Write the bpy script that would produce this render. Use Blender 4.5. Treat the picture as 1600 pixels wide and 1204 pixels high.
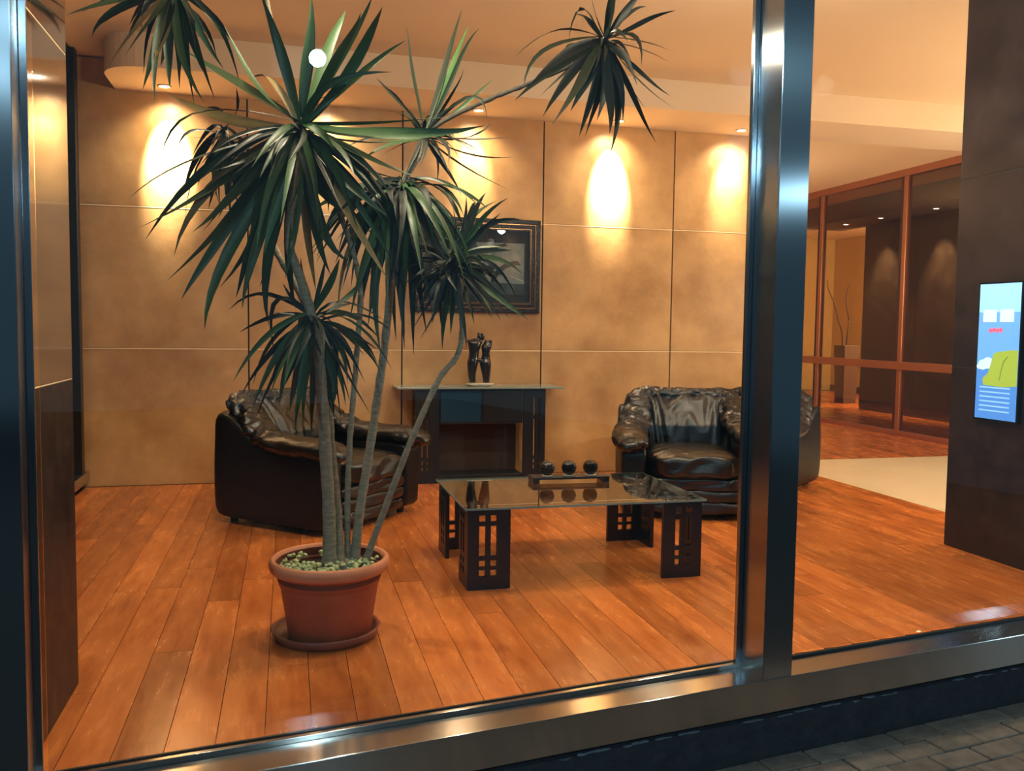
import bpy, bmesh, math, random
from mathutils import Vector, Matrix, noise
random.seed(7)
D = bpy.data
COL = bpy.context.scene.collection
for o in list(D.objects): D.objects.remove(o, do_unlink=True)
sc = bpy.context.scene

# ------------------------------------------------------------ camera (solved from the photograph's vanishing points)
H = 1.28
FPX = 1361.889
RX = Vector((0.96841879, -0.24900003, 0.01280742))
UP = Vector((0.00413099, 0.06738443, 0.99771853))
FW = Vector((0.24929497, 0.96615647, -0.06628496))
CAM = Vector((0, 0, H))
cd = D.cameras.new('camera'); cam = D.objects.new('camera', cd); COL.objects.link(cam)
cd.sensor_width = 36; cd.lens = 36 * FPX / 1600; cd.clip_start = 0.05; cd.clip_end = 100
cam.matrix_world = Matrix(((RX.x, UP.x, -FW.x, 0), (RX.y, UP.y, -FW.y, 0), (RX.z, UP.z, -FW.z, H), (0, 0, 0, 1)))
sc.camera = cam
sc.view_settings.view_transform = 'Standard'; sc.view_settings.look = 'None'
sc.view_settings.gamma = 1; sc.view_settings.use_curve_mapping = False
sc.view_settings.exposure = 0.75
# ------------------------------------------------------------ night sky
w = D.worlds.new('night'); sc.world = w; w.use_nodes = True
w.node_tree.nodes['Background'].inputs[0].default_value = (0.13, 0.24, 0.32, 1)
w.node_tree.nodes['Background'].inputs[1].default_value = 0.17

def lamp(kind, name, loc, power, color, size=0.05, target=None, spot=60, blend=.6, parent=None, sy=None):
    l = D.lights.new(name, kind); l.energy = power; l.color = color
    if kind == 'AREA':
        l.size = size
        if sy: l.shape = 'RECTANGLE'; l.size_y = sy
    else: l.shadow_soft_size = size
    if kind == 'SPOT': l.spot_size = math.radians(spot); l.spot_blend = blend
    o = D.objects.new(name, l); COL.objects.link(o); o.location = loc
    if target is not None:
        o.rotation_euler = (Vector(target) - Vector(loc)).to_track_quat('-Z', 'Y').to_euler()
    if parent: o.parent = parent
    return o
WARM = (1.0, 0.82, 0.58)
COOL = (0.50, 0.82, 1.0)
# two street lamps behind the viewer (glints in glass and steel), then an added fill
lamp('POINT', 'street_or_fill_light', (1.92, -2.76, 3.75), 170, COOL, .075)
lamp('POINT', 'street_or_fill_light', (10.15, -.58, 3.11), 260, COOL, .08)
lamp('POINT', 'street_or_fill_light', (-3.6, -2.6, 3.3), 300, COOL, .08)  # unseen cool fill, added to brighten the sill front and pavement
# general room light: broad ceiling fittings above the frame, then added fill points
for (x, y, p) in ((-.3, 4.3, 90), (1.4, 4.5, 70), (3.1, 4.6, 70)):
    lamp('SPOT', 'ceiling_light', (x, y, 3.2), p, WARM, .06, (x, y + .2, 0), 130, .8)
for (x, y, z, p) in ((.55, 3.32, 2.65, 44), (2.6, 3.9, 2.5, 36), (6.3, 4.4, 1.7, 120), (6.8, 5.6, 1.9, 50)):
    lamp('POINT', 'room_fill_light', (x, y, z), p, WARM, .05)  # bare fill points out of view, added to brighten the ceiling
lamp('POINT', 'room_fill_light', (4.75, 10.2, 2.2), 70, WARM, .1)  # hidden fill added for the floor beyond the back wall

# ------------------------------------------------------------ materials
def lin(c): return tuple((v / 12.92 if v <= .04045 else ((v + .055) / 1.055) ** 2.4) for v in [q / 255 for q in c])
MATS = {}
def mat(name, col, rough=.5, metal=0, spec=.5, noise_amt=0, noise_scale=5, col2=None, bump=0, bump_scale=40, coat=0, stretch=(1, 1, 1),
        rnd=0, aniso=0, axis='Z', emit=0, coords='Object', rough2=None):
    m = D.materials.new(name); m.use_nodes = True; nt = m.node_tree; N = nt.nodes; L = nt.links
    b = N['Principled BSDF']
    c = (*lin(col), 1)
    b.inputs['Base Color'].default_value = c; b.inputs['Roughness'].default_value = rough
    b.inputs['Metallic'].default_value = metal; b.inputs['Specular IOR Level'].default_value = spec
    b.inputs['Coat Weight'].default_value = coat; b.inputs['Coat Roughness'].default_value = .08
    src = None
    if noise_amt or bump or rough2 is not None:
        tc = N.new('ShaderNodeTexCoord'); mp = N.new('ShaderNodeMapping'); mp.inputs['Scale'].default_value = stretch
        if coords == 'World':
            g = N.new('ShaderNodeNewGeometry'); L.new(g.outputs['Position'], mp.inputs[0])
        else: L.new(tc.outputs[coords], mp.inputs[0])
        if rnd:
            oi = N.new('ShaderNodeObjectInfo'); ml = N.new('ShaderNodeMath'); ml.operation = 'MULTIPLY'; ml.inputs[1].default_value = 37
            L.new(oi.outputs['Random'], ml.inputs[0]); L.new(ml.outputs[0], mp.inputs['Location'])
    if noise_amt or rough2 is not None:
        nz = N.new('ShaderNodeTexNoise'); nz.inputs['Scale'].default_value = noise_scale; nz.inputs['Detail'].default_value = 6; nz.inputs['Roughness'].default_value = .6
        L.new(mp.outputs[0], nz.inputs['Vector'])
    if noise_amt:
        rp = N.new('ShaderNodeValToRGB'); rp.color_ramp.elements[0].position = .3; rp.color_ramp.elements[1].position = .7
        c2 = lin(col2 or [max(0, v * .6) for v in col])
        rp.color_ramp.elements[0].color = (*c2, 1); rp.color_ramp.elements[1].color = c
        L.new(nz.outputs[0], rp.inputs[0]); mx = N.new('ShaderNodeMix'); mx.data_type = 'RGBA'; mx.inputs[0].default_value = noise_amt
        mx.inputs[6].default_value = c; L.new(rp.outputs[0], mx.inputs[7]); src = mx.outputs[2]
    if rnd:
        oi = N.new('ShaderNodeObjectInfo'); mr = N.new('ShaderNodeMapRange'); mr.inputs[3].default_value = 1 - rnd; mr.inputs[4].default_value = 1 + rnd
        L.new(oi.outputs['Random'], mr.inputs[0]); hs = N.new('ShaderNodeHueSaturation'); L.new(mr.outputs[0], hs.inputs['Value'])
        hs.inputs['Color'].default_value = c
        if src: L.new(src, hs.inputs['Color'])
        src = hs.outputs[0]
    if src: L.new(src, b.inputs['Base Color'])
    if rough2 is not None:
        r_ = N.new('ShaderNodeMapRange'); r_.inputs[1].default_value = .35; r_.inputs[2].default_value = .65; r_.inputs[3].default_value = rough; r_.inputs[4].default_value = rough2
        L.new(nz.outputs[0], r_.inputs[0]); L.new(r_.outputs[0], b.inputs['Roughness'])
    if bump:
        n2 = N.new('ShaderNodeTexNoise'); n2.inputs['Scale'].default_value = bump_scale; n2.inputs['Detail'].default_value = 4
        L.new(mp.outputs[0], n2.inputs['Vector']); bp = N.new('ShaderNodeBump'); bp.inputs['Strength'].default_value = bump; bp.inputs['Distance'].default_value = .01
        L.new(n2.outputs[0], bp.inputs['Height']); L.new(bp.outputs[0], b.inputs['Normal'])
    if aniso:
        b.inputs['Anisotropic'].default_value = aniso
        tg = N.new('ShaderNodeTangent'); tg.direction_type = 'RADIAL'; tg.axis = axis; L.new(tg.outputs[0], b.inputs['Tangent'])
    if emit:
        b.inputs['Emission Color'].default_value = c; b.inputs['Emission Strength'].default_value = emit
    MATS[name] = m
    return m
def glass(name, tint=(1, 1, 1), ior=1.5, boost=1.0):
    m = D.materials.new(name); m.use_nodes = True; nt = m.node_tree; N = nt.nodes; L = nt.links
    N.remove(N['Principled BSDF']); out = N['Material Output']
    t = N.new('ShaderNodeBsdfTransparent'); t.inputs[0].default_value = (*tint, 1)
    g = N.new('ShaderNodeBsdfGlossy'); g.inputs['Roughness'].default_value = 0.0; g.inputs[0].default_value = (1, 1, 1, 1)
    # Schlick-like reflectance from the facing angle (thin pane: no inner refraction)
    lw = N.new('ShaderNodeLayerWeight'); lw.inputs[0].default_value = .5
    p = N.new('ShaderNodeMath'); p.operation = 'POWER'; p.inputs[1].default_value = 4.2; L.new(lw.outputs['Facing'], p.inputs[0])
    r0 = ((ior - 1) / (ior + 1)) ** 2 * boost
    mr = N.new('ShaderNodeMapRange'); mr.inputs[3].default_value = r0; mr.inputs[4].default_value = 1; L.new(p.outputs[0], mr.inputs[0])
    mx = N.new('ShaderNodeMixShader'); L.new(mr.outputs[0], mx.inputs[0]); L.new(t.outputs[0], mx.inputs[1]); L.new(g.outputs[0], mx.inputs[2])
    L.new(mx.outputs[0], out.inputs[0]); MATS[name] = m; return m

M = MATS
mat('wall_panel', (204, 162, 108), .34, .0, .5, .85, 2.3, (150, 108, 64), .12, 30, coords='World', rnd=.04, rough2=.5)
mat('wall_dark', (52, 34, 24), .6)
mat('lit_edge_strip', (246, 216, 170), .5, 0)  # pale colour stands for light caught on bevelled joint edges
mat('joint_dark', (18, 12, 8), .7)
mat('floor_plank', (206, 120, 56), .16, 0, .5, .8, 3.2, (152, 76, 32), .05, 14, stretch=(5, .8, 1), rnd=.22, rough2=.30)
mat('floor_gap', (66, 28, 12), .6)
mat('beige_stone', (232, 214, 184), .25, 0, .5, .3, 2, (210, 190, 160))
mat('ceiling', (226, 200, 166), .85)
mat('soffit', (222, 200, 172), .8)
mat('granite', (58, 40, 32), .05, 0, 1.0, .8, 9, (30, 20, 16), 0, 60, coat=1, coords='World', rough2=.09)
M['granite'].node_tree.nodes['Principled BSDF'].inputs['Coat IOR'].default_value = 2.0
mat('granite_dull', (50, 39, 40), .30, 0, .4, .9, 4, (28, 22, 24), .05, 60, coords='World', rough2=.45)
mat('granite_base', (46, 34, 30), .34, 0, .35, .8, 9, (24, 18, 16), .05, 60, coords='World', rough2=.5)
mat('steel', (170, 178, 184), .19, 1, .5, 0, aniso=1, axis='Z')
mat('steel_h', (190, 186, 180), .19, 1, .5, 0, aniso=1, axis='X')
mat('steel_dark', (70, 66, 62), .35, 1)
mat('bronze', (170, 112, 76), .35, .7)
mat('bronze_dark', (70, 44, 30), .4, .5)
mat('rubber', (16, 15, 15), .6)
mat('plinth', (50, 50, 54), .75, 0, .3, .6, 12, (20, 24, 32), .5, 30)
mat('mortar', (96, 104, 112), .9, 0, .2, .6, 30, (40, 44, 50))
mat('paver', (124, 110, 96), .8, 0, .3, .7, 14, (80, 72, 66), .5, 60, rnd=.15)
mat('paver_joint', (30, 26, 26), .9)
mat('leather', (13, 12, 12), .27, 0, .65, .5, 6, (8, 7, 7), .25, 90, rough2=.36)
mat('leather_body', (11, 11, 13), .42, 0, .35, .4, 5, (11, 11, 13), .15, 80)
mat('black_metal', (20, 26, 34), .35, 0, .5, .5, 10, (10, 13, 18), .1, 40)
mat('black_lacquer', (26, 38, 50), .18, 0, .6)
mat('blue_reflection', (24, 54, 76), .18, 0, .6)  # blue of a reflection, put into the left drawer's colour
mat('sphere_black', (10, 10, 12), .05, 0, .7)
mat('terracotta', (172, 92, 62), .55, 0, .4, .6, 7, (132, 62, 42), .15, 60)
mat('terracotta_rim', (206, 134, 96), .55, 0, .4, .5, 8, (176, 104, 74), .1, 60)
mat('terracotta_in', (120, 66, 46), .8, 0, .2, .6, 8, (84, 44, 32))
mat('saucer', (140, 78, 60), .4, 0, .5, .6, 8, (96, 50, 40), .1, 50)
mat('soil', (50, 40, 26), .9, 0, .2, .8, 30, (24, 18, 12), .6, 60)
mat('sedum', (226, 230, 170), .6, 0, .4, .7, 40, (112, 130, 70))
mat('bark', (150, 142, 120), .75, 0, .3, .7, 26, (94, 86, 70), .5, 40, stretch=(1, 1, 3))
mat('bark_dark', (84, 80, 70), .8, 0, .2, .7, 26, (48, 44, 38), .5, 40)
mat('leaf', (52, 84, 42), .42, 0, .38, .7, 3, (24, 46, 24), .1, 30, stretch=(1, 1, 1), rnd=.35)
mat('leaf_tan', (150, 128, 78), .5, 0, .4, .6, 8, (84, 74, 40), rnd=.25)
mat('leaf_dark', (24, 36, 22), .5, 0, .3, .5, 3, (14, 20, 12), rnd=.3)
mat('sculpture', (30, 24, 22), .16, .2, .8, .3, 12, (18, 14, 12))
mat('marble', (214, 206, 190), .3, 0, .5, .5, 14, (160, 150, 138))
mat('frame_wood', (24, 14, 11), .22, 0, .4, .6, 20, (18, 12, 10), .4, 60)
mat('frame_gilt', (150, 116, 84), .25, .8, .5, 0)
mat('mat_board', (16, 18, 24), .6)
mat('print_pale', (150, 160, 162), .6, 0, .3, .8, 9, (90, 108, 114))
mat('print_mid', (62, 84, 92), .6, 0, .3, .8, 12, (34, 50, 58))
mat('print_dark', (26, 34, 40), .6)
mat('beige_plaster', (206, 176, 112), .8, 0, .3, .3, 2, (176, 146, 88))
mat('lamp_trim', (220, 214, 200), .3, .6)
mat('lens', (255, 236, 206), .5, emit=28)
mat('vase', (96, 72, 62), .4, 0, .4, .4, 6)
mat('twig', (52, 34, 24), .7)
mat('screen_black', (10, 10, 12), .2)
for nm, c, e in (('screen_blue', (96, 158, 226), .7), ('screen_sky', (140, 206, 250), .75), ('screen_low', (70, 128, 206), .7), ('screen_pale', (182, 220, 248), .75), ('screen_red', (226, 84, 110), .9),
                 ('screen_green', (150, 178, 70), .55), ('screen_green_dark', (104, 132, 60), .7), ('screen_text', (120, 168, 228), 1.0)):
    mat(nm, c, .4, emit=e)
glass('pane_glass', (.93, .95, .95), 1.5, 1.5)
glass('table_glass', (.62, .66, .64), 1.5, 3.6)
glass('dark_glass', (.66, .58, .50), 1.5, 1.6)
glass('picture_glass', (.95, .97, .98), 1.5, 1.0)

# ------------------------------------------------------------ mesh helpers
def finish(name, bm, m, parent=None, smooth=False, bevel=0, seg=2):
    me = D.meshes.new(name); bmesh.ops.recalc_face_normals(bm, faces=bm.faces); bm.to_mesh(me); bm.free()
    if isinstance(m, str): m = M[m]
    me.materials.append(m)
    if smooth:
        for p in me.polygons: p.use_smooth = True
    o = D.objects.new(name, me); COL.objects.link(o)
    if parent: o.parent = parent
    if bevel:
        bv = o.modifiers.new('bevel', 'BEVEL'); bv.width = bevel; bv.segments = seg; bv.limit_method = 'ANGLE'
    return o
def bx(bm, x0, x1, y0, y1, z0, z1, mtx=None):
    vs = [Vector((x, y, z)) for z in (z0, z1) for y in (y0, y1) for x in (x0, x1)]
    if mtx: vs = [mtx @ v for v in vs]
    v = [bm.verts.new(p) for p in vs]
    for f in ((0, 2, 3, 1), (4, 5, 7, 6), (0, 1, 5, 4), (2, 6, 7, 3), (0, 4, 6, 2), (1, 3, 7, 5)): bm.faces.new([v[i] for i in f])
def box(name, x0, x1, y0, y1, z0, z1, m, parent=None, bevel=0, mtx=None):
    bm = bmesh.new(); bx(bm, x0, x1, y0, y1, z0, z1, mtx); return finish(name, bm, m, parent, bevel=bevel)
def thing(name, label, cat, loc=(0, 0, 0), rz=0, group=None):
    o = D.objects.new(name, None); COL.objects.link(o); o.location = loc; o.rotation_euler = (0, 0, rz)
    o['label'] = label; o['category'] = cat
    if group: o['group'] = group
    return o
def tag(o, label, cat, group=None):
    o['label'] = label; o['category'] = cat
    if group: o['group'] = group
    return o
def struct(o): o['kind'] = 'structure'; return o
def sempty(name, loc=(0, 0, 0)):
    o = D.objects.new(name, None); COL.objects.link(o); o.location = loc; o['kind'] = 'structure'; return o
def sbox(*a, **k): return struct(box(*a, **k))
def lathe(bm, prof, n=48, c=(0, 0, 0)):
    rings = []
    for r, z in prof:
        rings.append([bm.verts.new((c[0] + r * math.cos(2 * math.pi * i / n), c[1] + r * math.sin(2 * math.pi * i / n), c[2] + z)) for i in range(n)])
    for a, b in zip(rings, rings[1:]):
        for i in range(n): bm.faces.new((a[i], a[(i + 1) % n], b[(i + 1) % n], b[i]))
    return rings
def cap(bm, ring): bm.faces.new(ring)
def sweep(bm, pts, rads, n=14, up=Vector((0, 0, 1)), closed_ends=True):
    """tube through pts; rads = (a,b) half-axes: a across, b along 'up'"""
    rings = []
    for i, p in enumerate(pts):
        t = (pts[min(i + 1, len(pts) - 1)] - pts[max(i - 1, 0)]).normalized()
        s = t.cross(up)
        s = s.normalized() if s.length > 1e-4 else Vector((1, 0, 0))
        u = s.cross(t).normalized(); a, b = rads[i] if isinstance(rads[i], tuple) else (rads[i], rads[i])
        rings.append([bm.verts.new(p + s * a * math.cos(2 * math.pi * k / n) + u * b * math.sin(2 * math.pi * k / n)) for k in range(n)])
    for a, b in zip(rings, rings[1:]):
        for i in range(n): bm.faces.new((a[i], a[(i + 1) % n], b[(i + 1) % n], b[i]))
    if closed_ends: bm.faces.new(rings[0][::-1]); bm.faces.new(rings[-1])
    return rings
def crom(pts, n):
    out = []; P = [pts[0]] + list(pts) + [pts[-1]]
    for i in range(1, len(P) - 2):
        for k in range(n):
            t = k / n; a, b, c, d = P[i - 1], P[i], P[i + 1], P[i + 2]
            out.append(.5 * ((2 * b) + (c - a) * t + (2 * a - 5 * b + 4 * c - d) * t * t + (3 * b - a - 3 * c + d) * t ** 3))
    out.append(pts[-1]); return out
def superbox(bm, c, s, e=5, n=16, fn=None):
    """rounded box (super-ellipsoid), fn deforms the point in thing space"""
    cache = {}
    def vert(p):
        k = (round(p[0], 5), round(p[1], 5), round(p[2], 5))
        if k not in cache:
            q = Vector(p); d = (abs(q.x) ** e + abs(q.y) ** e + abs(q.z) ** e) ** (1 / e); q /= d
            v = Vector((c[0] + q.x * s[0] / 2, c[1] + q.y * s[1] / 2, c[2] + q.z * s[2] / 2))
            if fn: v = fn(v, q)
            cache[k] = bm.verts.new(v)
        return cache[k]
    g = [-1 + 2 * i / n for i in range(n + 1)]
    for ax in range(3):
        for sg in (-1, 1):
            for i in range(n):
                for j in range(n):
                    q = []
                    for a, b in ((i, j), (i + 1, j), (i + 1, j + 1), (i, j + 1)):
                        p = [0, 0, 0]; p[ax] = sg; p[(ax + 1) % 3] = g[a]; p[(ax + 2) % 3] = g[b]; q.append(vert(p))
                    bm.faces.new(q)
def wrinkle(bm, freq=(9, 9, 9), amp=.012, mask=None, seed=0):
    bmesh.ops.recalc_face_normals(bm, faces=bm.faces); bm.normal_update()
    nv = [(v, v.normal.copy()) for v in bm.verts]
    for v, nn in nv:
        p = Vector((v.co.x * freq[0] + seed, v.co.y * freq[1], v.co.z * freq[2]))
        wv = noise.noise_vector(p * .5) * .8
        r = 1 - abs(noise.noise(p + wv)) * 2.4
        k = amp * (mask(v.co) if mask else 1)
        v.co += nn * k * (r - .4)
def copy_tree(o, parent=None):
    c = o.copy(); COL.objects.link(c)
    if parent: c.parent = parent
    for ch in list(o.children): copy_tree(ch, c)
    return c
def ray(x, y): return RX * ((x - 800) / FPX) - UP * ((y - 602) / FPX) + FW
def atY(x, y, Y): d = ray(x, y); return CAM + d * (Y / d.y)

# ------------------------------------------------------------ ROOM: floor
YB = 7.33
bm = bmesh.new()
pts = [(-1.6, 2.806 + .155 - 3.415 * .1458), (11.7, 2.806 + .155 + 9.885 * .1458), (11.7, 17), (-1.6, 17)]
b_ = [bm.verts.new((p[0], p[1], -.10)) for p in pts]; t_ = [bm.verts.new((p[0], p[1], -.014)) for p in pts]
bm.faces.new(b_[::-1]); bm.faces.new(t_)
for i in range(4): bm.faces.new((b_[i], b_[(i + 1) % 4], t_[(i + 1) % 4], t_[i]))
floor = struct(finish('floor', bm, 'floor_gap'))
PW = .145
pl_mesh = {}
def plank(x0, y0, ln):
    key = round(ln, 2)
    if key not in pl_mesh:
        bm = bmesh.new(); g = .0012
        bx(bm, g, PW - g, g, key - g, -.012, 0)
        o = finish('plank', bm, 'floor_plank', floor, bevel=0); pl_mesh[key] = o.data
    else:
        o = D.objects.new('plank', pl_mesh[key]); COL.objects.link(o); o.parent = floor
    o.location = (x0, y0, 0)
LENS = (1.2, 1.5, 1.8, 2.1)
x = -1.52 - .004
while x < 4.5:
    yend = 7.31; y = 2.806 + .16 + (x + .145 - 1.815) * .1458
    first = True
    while y < yend - .05:
        ln = random.choice(LENS) if not first else random.choice((.6, .9, 1.2, 1.5, 1.8))
        first = False
        if yend - y - ln < .5: ln = yend - y
        plank(x, y, ln); y += ln
    x += PW
xe = x
x = 4.36
while x < 7.36:     # strip of boards beyond the pale stone, in front of the glass partition
    y = 7.62 if x > xe - .02 else 7.34
    while y < 13:
        plank(x, y, 2.1 if y + 2.1 < 13 else 1.8); y += 2.1
    x += PW
box('stone_paving', xe, 7.4, 3.40, 7.61, -.012, .0, 'beige_stone', floor)
box('planking', 7.44, 11.65, 4.0, 16.6, -.012, 0, 'floor_plank', floor)

# ------------------------------------------------------------ back wall with its facing panels
wall = sbox('wall_back', -1.62, 4.36, YB + .012, YB + .16, 0, 3.36, 'joint_dark')
XJ = [-1.53, -.306 + .004, .93, 2.146, 3.368, 4.345]
ZJ = [0.0, 1.085, 2.18, 3.275]
for i in range(5):
    for k in range(3):
        g = .006
        m = 'wall_panel'
        box('panel', XJ[i] + (g if i else 0), XJ[i + 1] - g, YB - .012, YB + .012, ZJ[k] + .002, ZJ[k + 1] - (.009 if k < 2 else 0), m, wall, bevel=.002)
        if k < 2: box('joint_strip', XJ[i] + g, XJ[i + 1] - g, YB - .014, YB + .010, ZJ[k + 1] - .009, ZJ[k + 1] - .001, 'lit_edge_strip', wall)
# end return of the back wall
sbox('wall_end', 4.345, 4.36, YB - .012, YB + .16, 0, 3.36, 'wall_panel')
# ------------------------------------------------------------ ceiling and the dropped soffit
sbox('ceiling', -1.7, 11.8, 2.6, 17, 3.285, 3.5, 'ceiling')
bm = bmesh.new()
pts = [(-1.26, YB - .013)]
for a in range(0, 91, 10):
    r = .30; pts.append((-1.26 + r - r * math.cos(math.radians(a)), 6.62 + r - r * math.sin(math.radians(a))))
pts += [(7.36, 6.60), (7.36, 7.27), (4.37, 7.27), (4.37, YB - .013)]
b_ = [bm.verts.new((p[0], p[1], 3.05)) for p in pts]; t_ = [bm.verts.new((p[0], p[1], 3.284)) for p in pts]
bm.faces.new(b_); bm.faces.new(t_[::-1])
for i in range(len(pts)): bm.faces.new((b_[i], b_[(i + 1) % len(pts)], t_[(i + 1) % len(pts)], t_[i]))
struct(finish('trim_1', bm, 'soffit'))
# ------------------------------------------------------------ stone piers and side walls
def pier(name, x0, x1, y0, y1, face, m):
    w_ = sbox(name, x0 + .012, x1 - .012, y0 + .012, y1 - .012, -.02, 3.28, 'joint_dark')
    for k in range(3):
        box('stone_slab', x0, x1, y0, y1, ZJ[k] + .002, ZJ[k + 1] - .003, m if k else 'granite_base', w_, bevel=.002)
        if k: box('joint_strip', x0 + .001, x1 - .001, y0 + .001, y1 - .001, ZJ[k] - .003, ZJ[k] + .002, 'lit_edge_strip' if face > 0 else 'joint_dark', w_)
    return w_
pier('wall_left', -1.02, -.722, 2.62, 3.30, 1, 'granite')
pier('wall_right', 3.857, 4.15, 3.20, 4.40, -1, 'granite_dull')
# glazed left side beyond the pier: end post and low rail against the back wall
sbox('wall_side', -1.75, -1.60, 2.62, YB + .15, 0, 3.28, 'wall_dark')
sd = sempty('window_1')
box('window_frame', -1.60, -1.525, YB - .10, YB - .014, 0, 3.28, 'steel_dark', sd, bevel=.004)
box('window_frame', -1.58, -1.50, YB - .22, YB - .14, 0.12, 3.28, 'steel_dark', sd, bevel=.004)
box('window_rail', -1.60, -1.49, 3.32, YB - .03, .05, .13, 'steel_h', sd, bevel=.004)
box('window_frame', -1.60, -1.53, 3.32, YB - .03, 3.05, 3.28, 'steel_dark', sd)
box('window_pane', -1.585, -1.575, 3.32, YB - .15, .13, 3.05, 'dark_glass', sd)
sbox('wall_front', 4.15, 11.7, 3.2, 3.35, 0, 3.28, 'beige_plaster')
sbox('wall_outer', 11.6, 11.75, 3.2, 17, 0, 3.28, 'beige_plaster')
sbox('wall_far', 4.2, 11.7, 16.85, 17, 0, 3.28, 'beige_plaster')
sbox('wall_corridor', 4.20, 4.345, YB + .17, 16.9, 0, 3.28, 'beige_plaster')
sbox('baseboard_far', 11.57, 11.6, 3.4, 16.8, 0, .12, 'wall_dark')
# ------------------------------------------------------------ glass partition on the right
XP = 7.41
gp = sempty('window_2')
for y in (4.6, 6.6, 9.28, 11.02, 13.2):
    box('mullion', XP - .035, XP + .035, y, y + .07, .04, 3.27, 'bronze', gp, bevel=.006)
    box('mullion_cover', XP - .02, XP + .03, y + .07, y + .13, .04, 3.27, 'bronze_dark', gp)
box('top_rail', XP - .045, XP + .045, 4.0, 13.4, 3.20, 3.284, 'bronze', gp)
box('bottom_rail', XP - .05, XP + .05, 4.0, 13.4, 0, .06, 'bronze', gp, bevel=.006)
box('push_rail', XP - .06, XP - .036, 4.0, 13.4, .82, .92, 'bronze', gp, bevel=.004)
for y0, y1 in ((4.73, 6.6), (6.73, 9.28), (9.41, 11.02), (11.15, 13.2)):
    box('glass_pane', XP - .005, XP + .005, y0, y1, .06, 3.20, 'dark_glass', gp)
# stone cladding wall behind the partition, and the room beyond
sw = sbox('wall_stone', 9.22, 9.6, 7.5, 12.55, 0, 3.28, 'joint_dark')
for (y0, y1) in ((7.5, 8.75), (8.76, 10.0), (10.01, 11.28), (11.29, 12.55)):
    box('stone_slab', 9.2, 9.221, y0, y1, .0, 3.28, 'granite_dull', sw)
sbox('trim_8', 8.35, 9.2, 7.5, 13.2, 3.0, 3.284, 'wall_dark')
for (y, p) in ((12.0, 520), (10.75, 520)):
    lamp('SPOT', 'wall_washer_light', (8.80, y, 2.96), p, (1, .76, .32), .03, (9.2, y, 1.9), 62, .9)
lamp('POINT', 'room_fill_light', (10.5, 12.1, 2.0), 520, (1, .82, .5), .1)  # fill added out of sight behind the stone wall, brightens the far room

# ------------------------------------------------------------ STOREFRONT
P0 = Vector((1.815, 2.806, 0)); FA = .1447941
TV = Vector((math.cos(FA), math.sin(FA), 0)); NV = Vector((-TV.y, TV.x, 0))
FM = Matrix.Translation(P0) @ Matrix.Rotation(FA, 4, 'Z')       # facade frame: x along, y inwards
def fbox(name, s0, s1, n0, n1, z0, z1, m, parent=None, bevel=0):
    bm = bmesh.new(); bx(bm, s0, s1, n0, n1, z0, z1); o = finish(name, bm, m, parent, bevel=bevel)
    o.matrix_world = FM
    return o
def sfbox(*a, **k): return struct(fbox(*a, **k))
def fthing(name): o = D.objects.new(name, None); COL.objects.link(o); o['kind'] = 'structure'; return o
# left bay
b1 = fthing('window_3')
fbox('glass_pane', -2.47, -.155, .150, .158, .016, 3.2, 'pane_glass', b1)
fbox('glazing_bead', -2.50, -.133, .130, .148, .0, .018, 'steel_h', b1, .002)
fbox('glazing_bead', -.156, -.134, .128, .148, .018, 3.2, 'steel', b1, .002)
fbox('glazing_bead', -2.499, -2.480, .128, .148, .018, 3.2, 'steel', b1, .002)
fbox('gasket', -2.49, -.140, .158, .168, .0, .020, 'rubber', b1)
b2 = fthing('window_4')
fbox('glass_pane', .012, 3.0, .150, .158, .016, 3.2, 'pane_glass', b2)
fbox('glazing_bead', .0, 3.0, .132, .148, .0, .012, 'rubber', b2, .002)
# posts and sill
sfbox('trim_2', -.133, 0, 0, .146, -.001, 3.3, 'steel', bevel=.003)
sfbox('trim_3', -2.66, -2.50, -.0, .150, -.001, 3.3, 'steel', bevel=.003)
sfbox('trim_4', -2.9, 3.2, -.001, .148, -.128, .0, 'steel_h', bevel=.003)
sfbox('trim_5', -2.9, 3.2, .15, .30, -.128, -.012, 'steel_h')
sfbox('trim_6', -3.0, 3.2, -.01, .3, 3.3, 3.6, 'steel_h')
# plinth under the sill with the rough mortar line
pln = sfbox('trim_7', -3.0, 3.4, -.004, .14, -.32, -.142, 'plinth')
bm = bmesh.new(); bx(bm, -3, 3.4, .02, .14, -.15, -.12); o = finish('recess', bm, 'rubber', pln)
bm = bmesh.new(); s = -2.6
while s < 3.2:
    ln = random.uniform(.02, .10)
    if noise.noise(Vector((s * 2.2, 3, 1))) > -.12:
        superbox(bm, (s, -.004, -.1425 + random.uniform(-.003, .003)), (ln, .012, random.uniform(.003, .009)), 3, 4, lambda v, q: v + noise.noise_vector(v * 60) * .003)
    s += ln + random.uniform(0, .05)
o = finish('mortar_bead', bm, 'mortar', pln, True); o['kind'] = 'stuff'
for q in (o,): pass
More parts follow.
